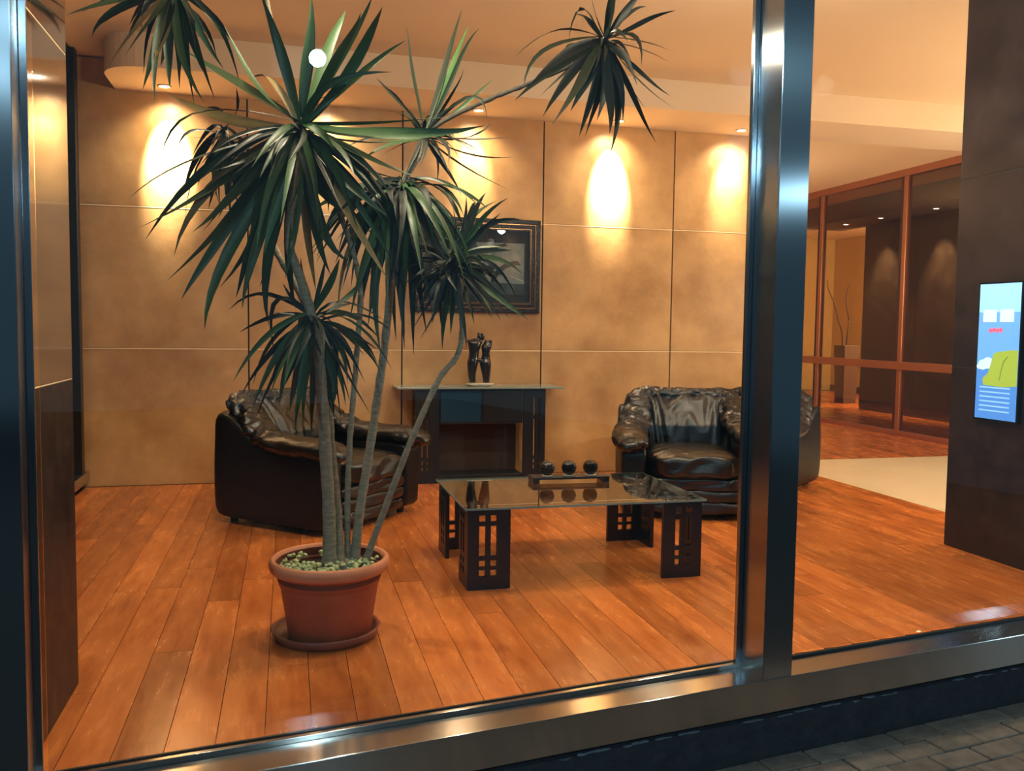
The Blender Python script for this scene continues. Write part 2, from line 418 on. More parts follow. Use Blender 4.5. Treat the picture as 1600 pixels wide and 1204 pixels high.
# ------------------------------------------------------------ pavement
pv = sbox('pavement', -4, 8, -12, 3.4, -.45, -.312, 'paver_joint')
pmesh = None; cnt = 0
for r in range(7):
    for k in range(26):
        s0 = -2.0 + k * .205 + (.1 if r % 2 else 0); n1 = -.008 - r * .105
        P = P0 + TV * s0 + NV * n1
        if P.x < -.2 and r > 1: continue
        if pmesh is None:
            bm = bmesh.new(); bx(bm, 0.003, .202, -.102, -.003, -.325, -.29); po = finish('paver', bm, 'paver', pv, bevel=.004); pmesh = po.data
            po.location = (P.x, P.y, 0)
        else:
            po = D.objects.new('paver', pmesh); COL.objects.link(po); po.parent = pv
            bv = po.modifiers.new('bevel', 'BEVEL'); bv.width = .004; bv.segments = 1
            po.location = (P.x, P.y, random.uniform(-.003, .002))
        po.rotation_euler = (random.uniform(-.01, .01), random.uniform(-.01, .01), FA); cnt += 1

# ------------------------------------------------------------ recessed spotlights in the soffit
def spotlight(x, label, power, ty, spot, wide=30):
    y = 7.10
    t = thing('ceiling_spotlight', label, 'spotlight', (x, y, 3.05), 0, 'recessed spotlights along the soffit')
    bm = bmesh.new(); r = lathe(bm, [(.052, .0), (.054, -.006), (.044, -.010), (.036, -.006), (.034, .0)], 32); finish('trim_ring', bm, 'lamp_trim', t, True)
    bm = bmesh.new(); r = lathe(bm, [(.0001, -.008), (.02, -.0075), (.034, -.003), (.034, -.001)], 24); finish('lens', bm, 'lens', t, True)
    lamp('SPOT', 'light', (0, 0, -.03), power, (1, .84, .60), .025, None, spot, .9, t)
    l2 = lamp('SPOT', 'light', (0, 0, -.03), wide, (1, .80, .52), .025, None, 120, 1, t)
    for l in [q for q in D.objects if q.parent == t and q.type == 'LIGHT']:
        l.rotation_euler = Vector((0, (YB - y), -(ty if l != l2 else .6))).to_track_quat('-Z', 'Y').to_euler()
    return t
for (x_, y_, lb) in ((8.66, 11.47, 'small ceiling spotlight behind the glass partition, middle of the three'), (8.67, 12.33, 'small ceiling spotlight behind the glass partition, nearest the vase'), (8.69, 10.34, 'small ceiling spotlight behind the glass partition, nearest the dark stone pier')):
    t = thing('ceiling_spotlight', lb, 'spotlight', (x_, y_, 3.0), 0, 'ceiling spotlights behind the glass partition')
    bm = bmesh.new(); lathe(bm, [(.06, .0), (.062, -.006), (.048, -.010), (.042, -.006)], 24); finish('trim_ring', bm, 'lamp_trim', t, True)
    bm = bmesh.new(); lathe(bm, [(.0001, -.008), (.03, -.007), (.042, -.003)], 20); finish('lens', bm, 'lens', t, True)
spotlight(-.883, 'recessed ceiling spotlight over the bright pool at the left end of the wall', 950, .42, 42)
spotlight(.319, 'recessed ceiling spotlight seen behind the upright leaves of the plant', 60, .42, 46)
spotlight(1.52, 'recessed ceiling spotlight above the framed picture', 130, .42, 46)
spotlight(2.745, 'recessed ceiling spotlight above the bright pool right of the picture', 950, .42, 42)
spotlight(3.90, 'recessed ceiling spotlight beside the steel mullion, rightmost over the wall', 130, .42, 46)

# ------------------------------------------------------------ ARMCHAIR
def make_chair(label, fmat='leather'):
    t = thing('armchair', label, 'armchair', group='black leather armchairs')
    def topz(y):
        k = max(0, min(1, (y + .02) / .42)); k = k * k * (3 - 2 * k); return .49 + .22 * k
    for sx in (-1, 1):
        def fn(v, q, sx=sx):
            z = .04 + (v.z - .04) / .60 * (topz(v.y) - .04)
            v = Vector((v.x, v.y, z))
            v.x += sx * .012 * math.sin(min(1, max(0, (z) / .6)) * math.pi)
            return v
        bm = bmesh.new(); superbox(bm, (sx * .405, -.005, .34), (.17, .93, .60), 12, 14, fn); finish('side_panel', bm, 'leather_body', t, True)
    bm = bmesh.new(); superbox(bm, (0, .42, .38), (.92, .15, .68), 9, 14, lambda v, q: v + Vector((0, .02 * (v.z - .3), 0))); finish('back_panel', bm, 'leather_body', t, True)
    # soft arm pads: sweep from the rolled front end up into the shoulder
    for sx in (-1, 1):
        P = [Vector((sx * .42, -.545, .475)), Vector((sx * .43, -.52, .505)), Vector((sx * .435, -.40, .525)), Vector((sx * .43, -.16, .53)), Vector((sx * .405, .03, .55)),
             Vector((sx * .375, .17, .605)), Vector((sx * .345, .29, .69)), Vector((sx * .30, .38, .765)), Vector((sx * .18, .40, .78))]
        R_ = [(.03, .02), (.10, .055), (.125, .066), (.125, .066), (.12, .066), (.11, .07), (.105, .07), (.095, .065), (.05, .05)]
        pc = crom(P, 9); rc = []
        for i in range(len(pc)):
            f = i / 9; a = min(int(f), len(R_) - 2); u = f - a; rc.append((R_[a][0] * (1 - u) + R_[a + 1][0] * u, R_[a][1] * (1 - u) + R_[a + 1][1] * u))
        bm = bmesh.new(); sweep(bm, pc, rc, 40, Vector((0, -.3, 1)).normalized())
        wrinkle(bm, (5, 22, 14), .022, lambda c: .25 + .75 * max(0, min(1, (c.y + .15) / .3)), 3 + sx)
        wrinkle(bm, (26, 30, 30), .006, None, 1)
        finish('arm_pad', bm, fmat, t, True)
    def bf(v, q):
        k = (v.z - .35) / .45
        v.y += .12 * k - .02; v.y += -.05 * (1 - min(1, abs(v.x) / .36) ** 2) * (1 - abs(q.z)) * 1.0
        if q.z > 0: v.y += .03 * q.z
        return v
    bm = bmesh.new(); superbox(bm, (0, .25, .575), (.76, .20, .47), 4, 44, bf)
    wrinkle(bm, (13, 6, 3.2), .026, lambda c: .6 + .4 * min(1, abs(c.x) / .3), 9)
    finish('backrest', bm, fmat, t, True)
    bm = bmesh.new(); superbox(bm, (0, .385, .775), (.84, .18, .115), 3, 34, lambda v, q: v + Vector((0, 0, -.02 * (abs(v.x) / .42) ** 2)))
    wrinkle(bm, (34, 12, 10), .020, None, 4); finish('back_roll', bm, fmat, t, True)
    bm = bmesh.new(); superbox(bm, (0, -.14, .355), (.62, .78, .17), 4.5, 36, lambda v, q: v + Vector((0, 0, .02 * (1 - q.x * q.x) * (1 if q.z > 0 else 0))))
    wrinkle(bm, (5, 9, 9), .012, lambda c: .3 + .7 * (1 if c.y < -.3 else .3), 5); finish('seat_cushion', bm, fmat, t, True)
    for k, z in enumerate((.085, .165, .245)):
        bm = bmesh.new(); superbox(bm, (0, -.42 - .006 * k, z), (.66, .11, .088), 4, 18); wrinkle(bm, (6, 6, 14), .008, None, k); finish('front_fold', bm, 'leather', t, True)
    bm = bmesh.new(); superbox(bm, (0, 0, .17), (.68, .80, .24), 12, 8); finish('inner_frame', bm, 'leather_body', t, True)
    for sx in (-1, 1):
        for sy in (-1, 1):
            bm = bmesh.new(); r = lathe(bm, [(.022, 0), (.026, .01), (.026, .05)], 16, (sx * .39, sy * .38, 0)); cap(bm, r[0]); cap(bm, r[-1]); finish('foot', bm, 'rubber', t)
    return t
ch = make_chair('black leather armchair on the left behind the potted plant, turned to the right')
ch.location = (.205, 5.93, 0); ch.rotation_euler = (0, 0, math.atan2(.735, .676))
c2 = copy_tree(ch); c2['label'] = 'black leather armchair facing the coffee table, beside the steel mullion'
c2.location = (2.80, 5.74, 0); c2.rotation_euler = (0, 0, math.atan2(-.32, .947))
c3 = copy_tree(ch); c3['label'] = 'black leather armchair mostly hidden behind the steel mullion, by the pale floor'
c3.scale = (.93, .93, .93); c3.location = (3.72, 6.50, 0); c3.rotation_euler = (0, 0, math.atan2(-.8, .6))

# ------------------------------------------------------------ COFFEE TABLE with pierced corner legs
def pierced(bm, w, h, th, cols, rows, mtx):
    """panel w x h in local x,z, thickness y; windows = cols x rows (ranges)"""
    xs = [0] + [v for c in cols for v in c] + [w]; zs = [0] + [v for r in rows for v in r] + [h]
    for i in range(len(xs) - 1):
        colwin = i % 2 == 1
        for k in range(len(zs) - 1):
            if colwin and k % 2 == 1: continue
            if not colwin and k: continue
            z0, z1 = (0, h) if not colwin else (zs[k], zs[k + 1])
            bx(bm, xs[i], xs[i + 1], 0, th, z0, z1, mtx)
ROWS = [(.065, .098), (.112, .145), (.165, .315), (.335, .368)]
def corner_leg(name, parent, cx, cy, dx, dy, w=.215, h=.395, cols=((.058, .092), (.116, .148)), rows=ROWS, m='black_metal'):
    bm = bmesh.new(); th = .022
    # board along x
    mt = Matrix.Translation((cx, cy, 0)) @ Matrix(((dx, 0, 0, 0), (0, dy, 0, 0), (0, 0, 1, 0), (0, 0, 0, 1)))
    pierced(bm, w, h, th, cols, rows, mt)
    mt2 = Matrix.Translation((cx, cy + dy * th, 0)) @ Matrix(((0, dx, 0, 0), (dy, 0, 0, 0), (0, 0, 1, 0), (0, 0, 0, 1)))
    pierced(bm, w - th, h, th, cols, rows, mt2)
    bmesh.ops.remove_doubles(bm, verts=bm.verts, dist=.0001)
    return finish(name, bm, m, parent)
ct = thing('coffee_table', 'low glass-topped coffee table on four black pierced corner legs', 'coffee table', (1.46, 4.49, 0))
TX, TY = .635, .425
for sx in (-1, 1):
    for sy in (-1, 1): corner_leg('leg', ct, sx * (TX - .015), sy * (TY - .015), -sx, -sy)
bm = bmesh.new(); bx(bm, -TX, TX, -TY, TY, .397, .407); finish('tabletop', bm, 'table_glass', ct)
bm = bmesh.new()
for (a, b_, c, d) in ((-TX, TX, -TY - .002, -TY), (-TX, TX, TY, TY + .002), (-TX - .002, -TX, -TY, TY), (TX, TX + .002, -TY, TY)): bx(bm, a, b_, c, d, .397, .407)
mat('glass_edge', (120, 140, 136), .15, 0, .8); finish('glass_edge', bm, 'glass_edge', ct)
# tray with three balls
tr = thing('tray', 'narrow black tray on the glass coffee table holding three balls', 'tray', (1.555, 4.70, .408), math.radians(-2))
bm = bmesh.new(); bx(bm, -.225, .225, -.065, .065, .022, .034); finish('board', bm, 'black_metal', tr, bevel=.003)
for sx in (-1, 1): box('leg', sx * .205 - .018, sx * .205 + .018, -.062, .062, 0, .0225, 'black_metal', tr, bevel=.002)
for k, nm in enumerate(('left', 'middle', 'right')):
    bm = bmesh.new(); lathe(bm, [(.030, .0), (.032, .003), (.026, .006), (.022, .003)], 24, ((k - 1) * .128, 0, .034)); finish('ring_rest', bm, 'marble', tr, True)
for k, (nm, dx) in enumerate((('leftmost of three, nearest the plant', -.128), ('middle one of three', 0), ('rightmost of three, nearest the armchair', .128))):
    bm = bmesh.new(); bmesh.ops.create_uvsphere(bm, u_segments=40, v_segments=24, radius=.043)
    o = finish('decorative_ball', bm, 'sphere_black', None, True); o.location = Vector((1.555, 4.70, .408)) + Matrix.Rotation(math.radians(-2), 3, 'Z') @ Vector((dx, 0, .0795))
    tag(o, 'glossy black ball on the tray, ' + nm, 'ball', 'glossy black balls on the tray')

# ------------------------------------------------------------ CONSOLE TABLE against the back wall
cs = thing('console_table', 'dark console table with thin glass top under the framed picture', 'console table', (1.55, 7.12, 0))
CT = .775
bm = bmesh.new(); bx(bm, -.70, .70, -.17, .18, CT, CT + .014); finish('tabletop', bm, 'glass_edge', cs, bevel=.002)
R2 = [(.10, .135), (.15, .185), (.21, .52), (.55, .70)]
def console_leg(cx, dx):
    bm = bmesh.new()
    mt = Matrix.Translation((cx, -.135, 0)) @ Matrix(((dx, 0, 0, 0), (0, 1, 0, 0), (0, 0, 1, 0), (0, 0, 0, 1)))
    pierced(bm, .19, CT, .022, ((.045, .062), (.088, .104)), R2, mt)
    mt2 = Matrix.Translation((cx, -.113, 0)) @ Matrix(((0, dx, 0, 0), (1, 0, 0, 0), (0, 0, 1, 0), (0, 0, 0, 1)))
    pierced(bm, .22, CT, .022, ((.06, .085), (.12, .145)), R2, mt2)
    finish('leg', bm, 'black_metal', cs)
console_leg(-.545, 1); console_leg(.545, -1)
box('apron_box', -.35, .35, -.125, .12, .485, CT - .003, 'black_lacquer', cs, bevel=.004)
box('drawer_front', -.345, -.01, -.133, -.124, .50, CT - .02, 'blue_reflection', cs, bevel=.003)
box('drawer_front', .01, .345, -.133, -.124, .50, CT - .02, 'black_metal', cs, bevel=.003)
box('stretcher', -.36, .36, -.11, .11, .035, .06, 'black_metal', cs, bevel=.003)
box('shaded_wall_board', -.36, .36, .13, .145, .06, .49, 'wall_dark', cs)  # dark sheet standing in for the shaded wall behind the console
# sculpture of two embracing torsos
sp = thing('sculpture', 'small dark sculpture of two embracing torsos on a pale base on the console', 'sculpture', (1.558, 7.10, CT + .015))
def loft(bm, secs, n=28, sub=5):
    ps = crom([Vector((s[1], s[2], s[0])) for s in secs], sub); rs = crom([Vector((s[3], s[4], 0)) for s in secs], sub)
    rings = [[bm.verts.new((p.x + r.x * math.cos(2 * math.pi * k / n), p.y + r.y * math.sin(2 * math.pi * k / n), p.z)) for k in range(n)] for p, r in zip(ps, rs)]
    for a, b in zip(rings, rings[1:]):
        for i in range(n): bm.faces.new((a[i], a[(i + 1) % n], b[(i + 1) % n], b[i]))
    bm.faces.new(rings[0][::-1]); bm.faces.new(rings[-1])
S_ = 1.03
bm = bmesh.new()
loft(bm, [(.030, -.064, 0, .026, .026), (.09, -.072, 0, .032, .034), (.16, -.070, 0, .042, .044), (.20, -.066, 0, .046, .046), (.235, -.060, 0, .042, .040), (.285, -.056, 0, .042, .036), (.33, -.052, 0, .052, .040), (.365, -.050, 0, .058, .036), (.385, -.046, 0, .045, .026), (.398, -.03, -.004, .018, .018)])
superbox(bm, (-.099, 0, .372), (.036, .044, .034), 2.2, 8); superbox(bm, (-.012, -.004, .365), (.05, .044, .04), 2.2, 8)
superbox(bm, (-.012, 0, .407), (.036, .04, .06), 2.2, 10); superbox(bm, (-.018, -.004, .435), (.022, .022, .02), 2, 8)
superbox(bm, (-.02, -.03, .215), (.07, .03, .04), 2.2, 8)
finish('male_torso', bm, 'sculpture', sp, True)
bm = bmesh.new()
loft(bm, [(.030, .052, 0, .026, .026), (.09, .050, 0, .034, .034), (.16, .044, 0, .046, .046), (.195, .042, 0, .048, .048), (.225, .044, 0, .040, .038), (.265, .044, 0, .032, .030), (.305, .046, 0, .038, .036), (.335, .052, 0, .044, .032), (.36, .060, 0, .034, .024), (.382, .050, 0, .014, .014)])
superbox(bm, (.032, -.03, .318), (.040, .036, .036), 2, 8); superbox(bm, (.066, -.028, .322), (.036, .034, .036), 2, 8)
superbox(bm, (.082, 0, .368), (.032, .036, .034), 2.2, 8); superbox(bm, (.016, 0, .405), (.034, .038, .054), 2.2, 10); superbox(bm, (.008, -.004, .432), (.024, .022, .02), 2, 8)
superbox(bm, (.062, -.034, .262), (.024, .02, .03), 2, 8)
finish('female_torso', bm, 'sculpture', sp, True)
bm = bmesh.new(); superbox(bm, (-.005, 0, .018), (.225, .13, .014), 6, 10); superbox(bm, (-.005, 0, .006), (.19, .11, .012), 6, 8); finish('base', bm, 'marble', sp, True)

# ------------------------------------------------------------ FRAMED PICTURE
fx0, fx1, fz0, fz1 = 1.02, 2.115, 1.405, 2.20
fr = thing('framed_picture', 'wide framed picture in a dark moulded frame on the panelled wall, behind the plant', 'picture', ((fx0 + fx1) / 2, YB - .012, (fz0 + fz1) / 2))
W2, H2 = (fx1 - fx0) / 2, (fz1 - fz0) / 2
def ringframe(bm, w, h, t, y0, y1):
    bx(bm, -w, w, y0, y1, h - t, h); bx(bm, -w, w, y0, y1, -h, -h + t); bx(bm, -w, -w + t, y0, y1, -h + t, h - t); bx(bm, w - t, w, y0, y1, -h + t, h - t)
for (nm, inset, t, dep, m) in (('outer_moulding', 0, .038, .045, 'frame_wood'), ('gilt_line', .038, .008, .040, 'frame_gilt'), ('inner_moulding', .046, .030, .034, 'frame_wood'), ('gilt_line', .076, .007, .028, 'frame_gilt'), ('inner_moulding', .083, .012, .022, 'frame_wood')):
    bm = bmesh.new(); ringframe(bm, W2 - inset, H2 - inset, t, -dep, 0); finish(nm, bm, m, fr, bevel=.004 if t > .02 else .001)
box('mat_board', -W2 + .09, W2 - .09, -.010, -.002, -H2 + .09, H2 - .09, 'mat_board', fr)
pw0, pw1, pz0, pz1 = -W2 + .15, W2 - .135, -H2 + .16, H2 - .20
pr_ = box('print', pw0, pw1, -.0115, -.0095, pz0, pz1, 'print_pale', fr)
def flat(name, pts, y, m, parent):
    bm = bmesh.new(); a = [bm.verts.new((p[0], y, p[1])) for p in pts]; b = [bm.verts.new((p[0], y + .0006, p[1])) for p in pts]
    bm.faces.new(a); bm.faces.new(b[::-1])
    for i in range(len(a)): bm.faces.new((a[i], a[(i + 1) % len(a)], b[(i + 1) % len(a)], b[i]))
    return finish(name, bm, m, parent)
arc = [(pw1 - .20 + .26 * math.cos(math.radians(a)) + .16, pz0 + .07 + .22 * math.sin(math.radians(a))) for a in range(175, 85, -9)]
arc2 = [(pw1 - .20 + .22 * math.cos(math.radians(a)) + .16, pz0 + .07 + .18 * math.sin(math.radians(a))) for a in range(88, 176, 9)]
flat('printed_shape', arc + arc2, -.0122, 'print_dark', pr_)
flat('printed_shape', [(pw0, pz0), (pw1, pz0), (pw1, pz0 + .09), (pw0, pz0 + .11)], -.0121, 'print_mid', pr_)
flat('printed_shape', [(pw0, pz0 + .2), (pw0 + .34, pz0 + .16), (pw0 + .44, pz0 + .30), (pw0 + .38, pz1), (pw0, pz1)], -.0122, 'print_mid', pr_)
flat('printed_shape', [(pw0 + .46, pz1 - .09), (pw0 + .66, pz1 - .02), (pw0 + .64, pz1), (pw0 + .44, pz1 - .06)], -.0122, 'print_dark', pr_)
flat('printed_shape', [(pw0 + .46, pz0 + .16), (pw0 + .56, pz0 + .22), (pw0 + .50, pz0 + .26)], -.0122, 'print_dark', pr_)
box('glazing', -W2 + .088, W2 - .088, -.019, -.017, -H2 + .088, H2 - .088, 'picture_glass', fr)

# ------------------------------------------------------------ SCREEN on the right pier
ds = thing('display_screen', 'lit upright display screen with a blue poster on the dark stone pier', 'screen', (3.856, 4.025, 1.18))
# local: y to the viewer's left (+), face towards -x
sw_, sh_ = .145, .378
box('housing', -.03, 0, -sw_ - .012, sw_ + .012, -sh_ - .012, sh_ + .012, 'screen_black', ds, bevel=.003)
def scr(name, y0, y1, z0, z1, m, d=.0008):
    return box(name, -.030 - d - .0006, -.030 - d + .0004, y0, y1, z0, z1, m, ds)
scr('lit_panel', -sw_, sw_, -sh_, sh_, 'screen_blue', 0)
scr('picture_sky', -sw_ + .001, sw_ - .001, .22, sh_ - .001, 'screen_sky')
scr('picture_water', -sw_ + .001, sw_ - .001, -sh_ + .001, -.07, 'screen_low')
for y in (.065, -.055): scr('caption_box', y - .048, y + .048, .165, .235, 'screen_pale', .0014)
def blob(name, pts, m, d):
    bm = bmesh.new(); a = [bm.verts.new((-.030 - d, p[0], p[1])) for p in pts]; b = [bm.verts.new((-.030 - d + .0006, p[0], p[1])) for p in pts]
    bm.faces.new(a); bm.faces.new(b[::-1])
    for i in range(len(a)): bm.faces.new((a[i], a[(i + 1) % len(a)], b[(i + 1) % len(a)], b[i]))
    return finish(name, bm, m, ds)
def circ(cy, cz, ry, rz, n=22, wob=0): return [(cy + ry * math.cos(2 * math.pi * k / n) * (1 + wob * math.sin(5 * 2 * math.pi * k / n)), cz + rz * math.sin(2 * math.pi * k / n) * (1 + wob * math.sin(5 * 2 * math.pi * k / n))) for k in range(n)]
for k in range(4): blob('red_lettering', circ(.055 - k * .024, .118 + .003 * (k % 2), .013, .013, 12, .2), 'screen_red', .0018)
for (a, b, r) in ((.10, -.075, .036), (.065, -.065, .04), (.125, -.085, .02)): blob('cloud', circ(a, b, r, r * .8), 'screen_pale', .0016)
blob('green_hill', [(.09, -.19), (.10, -.155), (.06, -.12), (.04, -.06), (.025, -.01), (-.01, .0), (-.05, .005), (-.10, .012), (-.144, .01), (-.144, -.185), (-.05, -.195)], 'screen_green', .0022)
blob('hill_outline', [(-.02, -.16), (-.03, -.10), (-.045, -.05), (-.075, -.02), (-.08, -.025), (-.052, -.055), (-.037, -.10), (-.026, -.16)], 'screen_green_dark', .0028)
for k in range(6): scr('text_line', -.10, .115, -.335 + k * .026, -.327 + k * .026, 'screen_text', .0014)

# ------------------------------------------------------------ VASE with twigs behind the partition
vs = thing('floor_vase', 'tall square brown floor vase with twisted twigs behind the glass partition', 'vase', (9.75, 13.7, 0))
bm = bmesh.new()
rr = []
for (hw, z) in ((.13, 0), (.135, .3), (.16, 1.04), (.145, 1.04), (.125, .4)):
    rr.append([bm.verts.new((a * hw, b * hw, z)) for a, b in ((-1, -1), (1, -1), (1, 1), (-1, 1))])
for a, b in zip(rr, rr[1:]):
    for i in range(4): bm.faces.new((a[i], a[(i + 1) % 4], b[(i + 1) % 4], b[i]))
bm.faces.new(rr[0]); bm.faces.new(rr[-1]); finish('vessel', bm, 'vase', vs, bevel=.006)
for P in ([(-.02, 0, .9), (.0, 0, 1.2), (.03, .02, 1.5), (-.04, 0, 1.75), (-.02, .03, 2.0), (0, 0, 2.12)], [(-.09, 0, .9), (-.11, 0, 1.25), (-.20, 0, 1.5), (-.30, 0, 1.8), (-.42, .02, 2.05), (-.44, 0, 2.2)]):
    bm = bmesh.new(); pc = crom([Vector(p) for p in P], 5); sweep(bm, pc, [.017 - .009 * i / len(pc) for i in range(len(pc))], 8); finish('twig', bm, 'twig', vs, True)

# ------------------------------------------------------------ POTTED PLANT
PX, PY = .165, 3.60
sc_ = None
bm = bmesh.new(); r = lathe(bm, [(.001, 0), (.19, 0), (.205, .004), (.222, .040), (.216, .043), (.205, .036), (.195, .010), (.001, .010)], 64, (0, 0, 0)); cap(bm, r[0]); cap(bm, r[-1])
o = finish('plant_saucer', bm, 'saucer', None, True); o.location = (.150, 3.62, 0); tag(o, 'round terracotta saucer on the wooden floor under the plant pot', 'saucer')
pt = thing('potted_dracaena', 'tall potted dracaena with several slender trunks and long pointed leaves in the window', 'plant', (PX, PY, .0105))
bm = bmesh.new(); r = lathe(bm, [(.001, 0), (.160, 0), (.166, .006), (.198, .215), (.200, .220), (.204, .222), (.214, .285), (.212, .29)], 64); cap(bm, r[0]); finish('pot_body', bm, 'terracotta', pt, True)
bm = bmesh.new(); lathe(bm, [(.210, .272), (.228, .270), (.240, .282), (.244, .300), (.240, .318), (.230, .326), (.220, .322), (.214, .305), (.210, .272)], 64); finish('pot_rim', bm, 'terracotta_rim', pt, True)
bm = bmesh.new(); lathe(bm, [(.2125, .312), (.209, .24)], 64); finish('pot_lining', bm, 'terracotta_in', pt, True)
bm = bmesh.new(); r = lathe(bm, [(.211, .258), (.15, .266), (.06, .272), (.001, .274)], 48); cap(bm, r[-1])
for v in bm.verts: v.co.z += noise.noise(v.co * 30) * .008
finish('soil', bm, 'soil', pt, True)
bm = bmesh.new(); k = 0
while k < 330:
    a = random.uniform(0, 6.28); rr_ = .204 * random.random() ** .5; x_, y_ = rr_ * math.cos(a), rr_ * math.sin(a)
    if noise.noise(Vector((x_ * 12, y_ * 12, 4))) + (.25 if y_ < .02 else -.2) + (.15 if x_ < .05 else -.1) < .05: continue
    s_ = random.uniform(.012, .024); superbox(bm, (x_, y_, .274 + random.uniform(0, .034)), (s_, s_, s_ * .7), 2, 2, lambda v, q: v + noise.noise_vector(v * 90) * .004); k += 1
o = finish('ground_cover', bm, 'sedum', pt); o['kind'] = 'stuff'
OFF = Vector((PX, PY, .0105))
HEADS = {}
def head(k, px, py, Y): HEADS[k] = atY(px, py, Y); return HEADS[k]
head('A', 470, 196, 3.50); head('B', 487, 490, 3.55); head('C', 662, 206, 3.72); head('D', 629, 280, 3.66); head('E', 709, 407, 3.62)
head('F', 270, -22, 3.45); head('G', 944, 60, 3.80); head('I', 352, 200, 3.9)
def trunk(px, r0, r1, name='trunk'):
    P = [atY(x_, y_, Y_) - OFF for (x_, y_, Y_) in px]; pc = crom(P, 6)
    bm = bmesh.new(); n_ = len(pc)
    rad = [r0 + (r1 - r0) * i / (n_ - 1) + .0012 * math.sin(i * 2.3) + (.008 if i < 3 else 0) * (3 - i) / 3 for i in range(n_)]
    sweep(bm, pc, rad, 14, Vector((0, 1, .1)))
    for v in bm.verts: v.co += noise.noise_vector(v.co * 40) * .0016
    return finish(name, bm, 'bark' if name == 'trunk' else 'bark_dark', pt, True)
trunk([(515, 885, 3.58), (514, 800, 3.58), (508, 700, 3.57), (503, 620, 3.56), (497, 540, 3.55), (485, 485, 3.55), (468, 430, 3.54), (452, 380, 3.53), (458, 300, 3.51), (470, 200, 3.50)], .027, .014)
trunk([(530, 885, 3.60), (527, 800, 3.62), (517, 700, 3.64), (512, 620, 3.66), (505, 560, 3.70), (470, 460, 3.80), (430, 390, 3.86), (380, 290, 3.9), (352, 205, 3.9)], .021, .012)
trunk([(543, 885, 3.63), (543, 800, 3.64), (546, 700, 3.64), (552, 620, 3.64), (558, 540, 3.64), (562, 440, 3.64), (530, 330, 3.64), (470, 190, 3.62), (425, 40, 3.6), (390, -90, 3.55), (310, -90, 3.5), (270, -22, 3.45)], .0125, .010)
trunk([(553, 885, 3.63), (562, 800, 3.64), (575, 720, 3.66), (590, 620, 3.68), (601, 540, 3.69), (611, 440, 3.68), (620, 350, 3.66), (634, 280, 3.66), (655, 240, 3.70), (664, 205, 3.72)], .020, .013)
trunk([(568, 885, 3.60), (592, 820, 3.58), (620, 745, 3.56), (650, 670, 3.56), (686, 592, 3.58), (716, 552, 3.60), (722, 500, 3.62), (712, 410, 3.62)], .0145, .011)
trunk([(662, 212, 3.72), (700, 185, 3.73), (765, 155, 3.76), (820, 133, 3.77), (880, 108, 3.79), (925, 85, 3.8), (944, 58, 3.8)], .010, .009, 'branch')
bm = bmesh.new(); superbox(bm, (.03, .0, .275), (.17, .10, .06), 2.2, 14, lambda v, q: v + noise.noise_vector(v * 22) * .010); finish('root_crown', bm, 'bark', pt, True)

LEAVES = []   # (size, builder args)
def leaf_pts(b, m_, t):
    c = 2 * m_ - .5 * (b + t)          # quadratic through the three points
    return b, c, t
def add_leaf(b, m_, t, wd, mname, roll=None):
    LEAVES.append(((t - b).length * wd, b, m_, t, wd, mname, roll if roll is not None else random.uniform(-.8, .8)))
def build_leaf(bm, b, m_, t, wd, roll, n=9):
    p0, p1, p2 = leaf_pts(b, m_, t); rings = []; curl = 1 + roll
    for i in range(n + 1):
        u = i / n; p = p0 * (1 - u) ** 2 + p1 * 2 * u * (1 - u) + p2 * u * u
        tg = (p1 - p0) * 2 * (1 - u) + (p2 - p1) * 2 * u
        tg = tg.normalized() if tg.length > 1e-6 else Vector((0, 0, 1))
        az_ = abs(tg.z); s_ = tg.cross(Vector((0, -.3 - az_, 1.05 - az_)))
        s_ = s_.normalized() if s_.length > .05 else Vector((1, 0, 0))
        s_ = Matrix.Rotation(roll + .5 * (u - .4), 3, tg) @ s_; nn = s_.cross(tg).normalized()
        prof = (.42 + .58 * math.sin(min(1, u / .45) * math.pi / 2)) if u < .45 else max(.02, (1 - ((u - .45) / .55) ** 1.5))
        h_ = wd * .47 * prof
        ll = (p2 - p0).length; p = p + Vector((0, 0, -.05 * ll * curl * u ** 3)) + s_ * (.03 * ll * curl * math.sin(u * 4 + roll * 6) * u)
        rings.append([bm.verts.new(p - OFF + q) for q in (s_ * h_, -nn * h_ * .30, -s_ * h_)])
    th = .0009
    for a, c in zip(rings, rings[1:]):
        for i in range(2): bm.faces.new((a[i], a[i + 1], c[i + 1], c[i]))
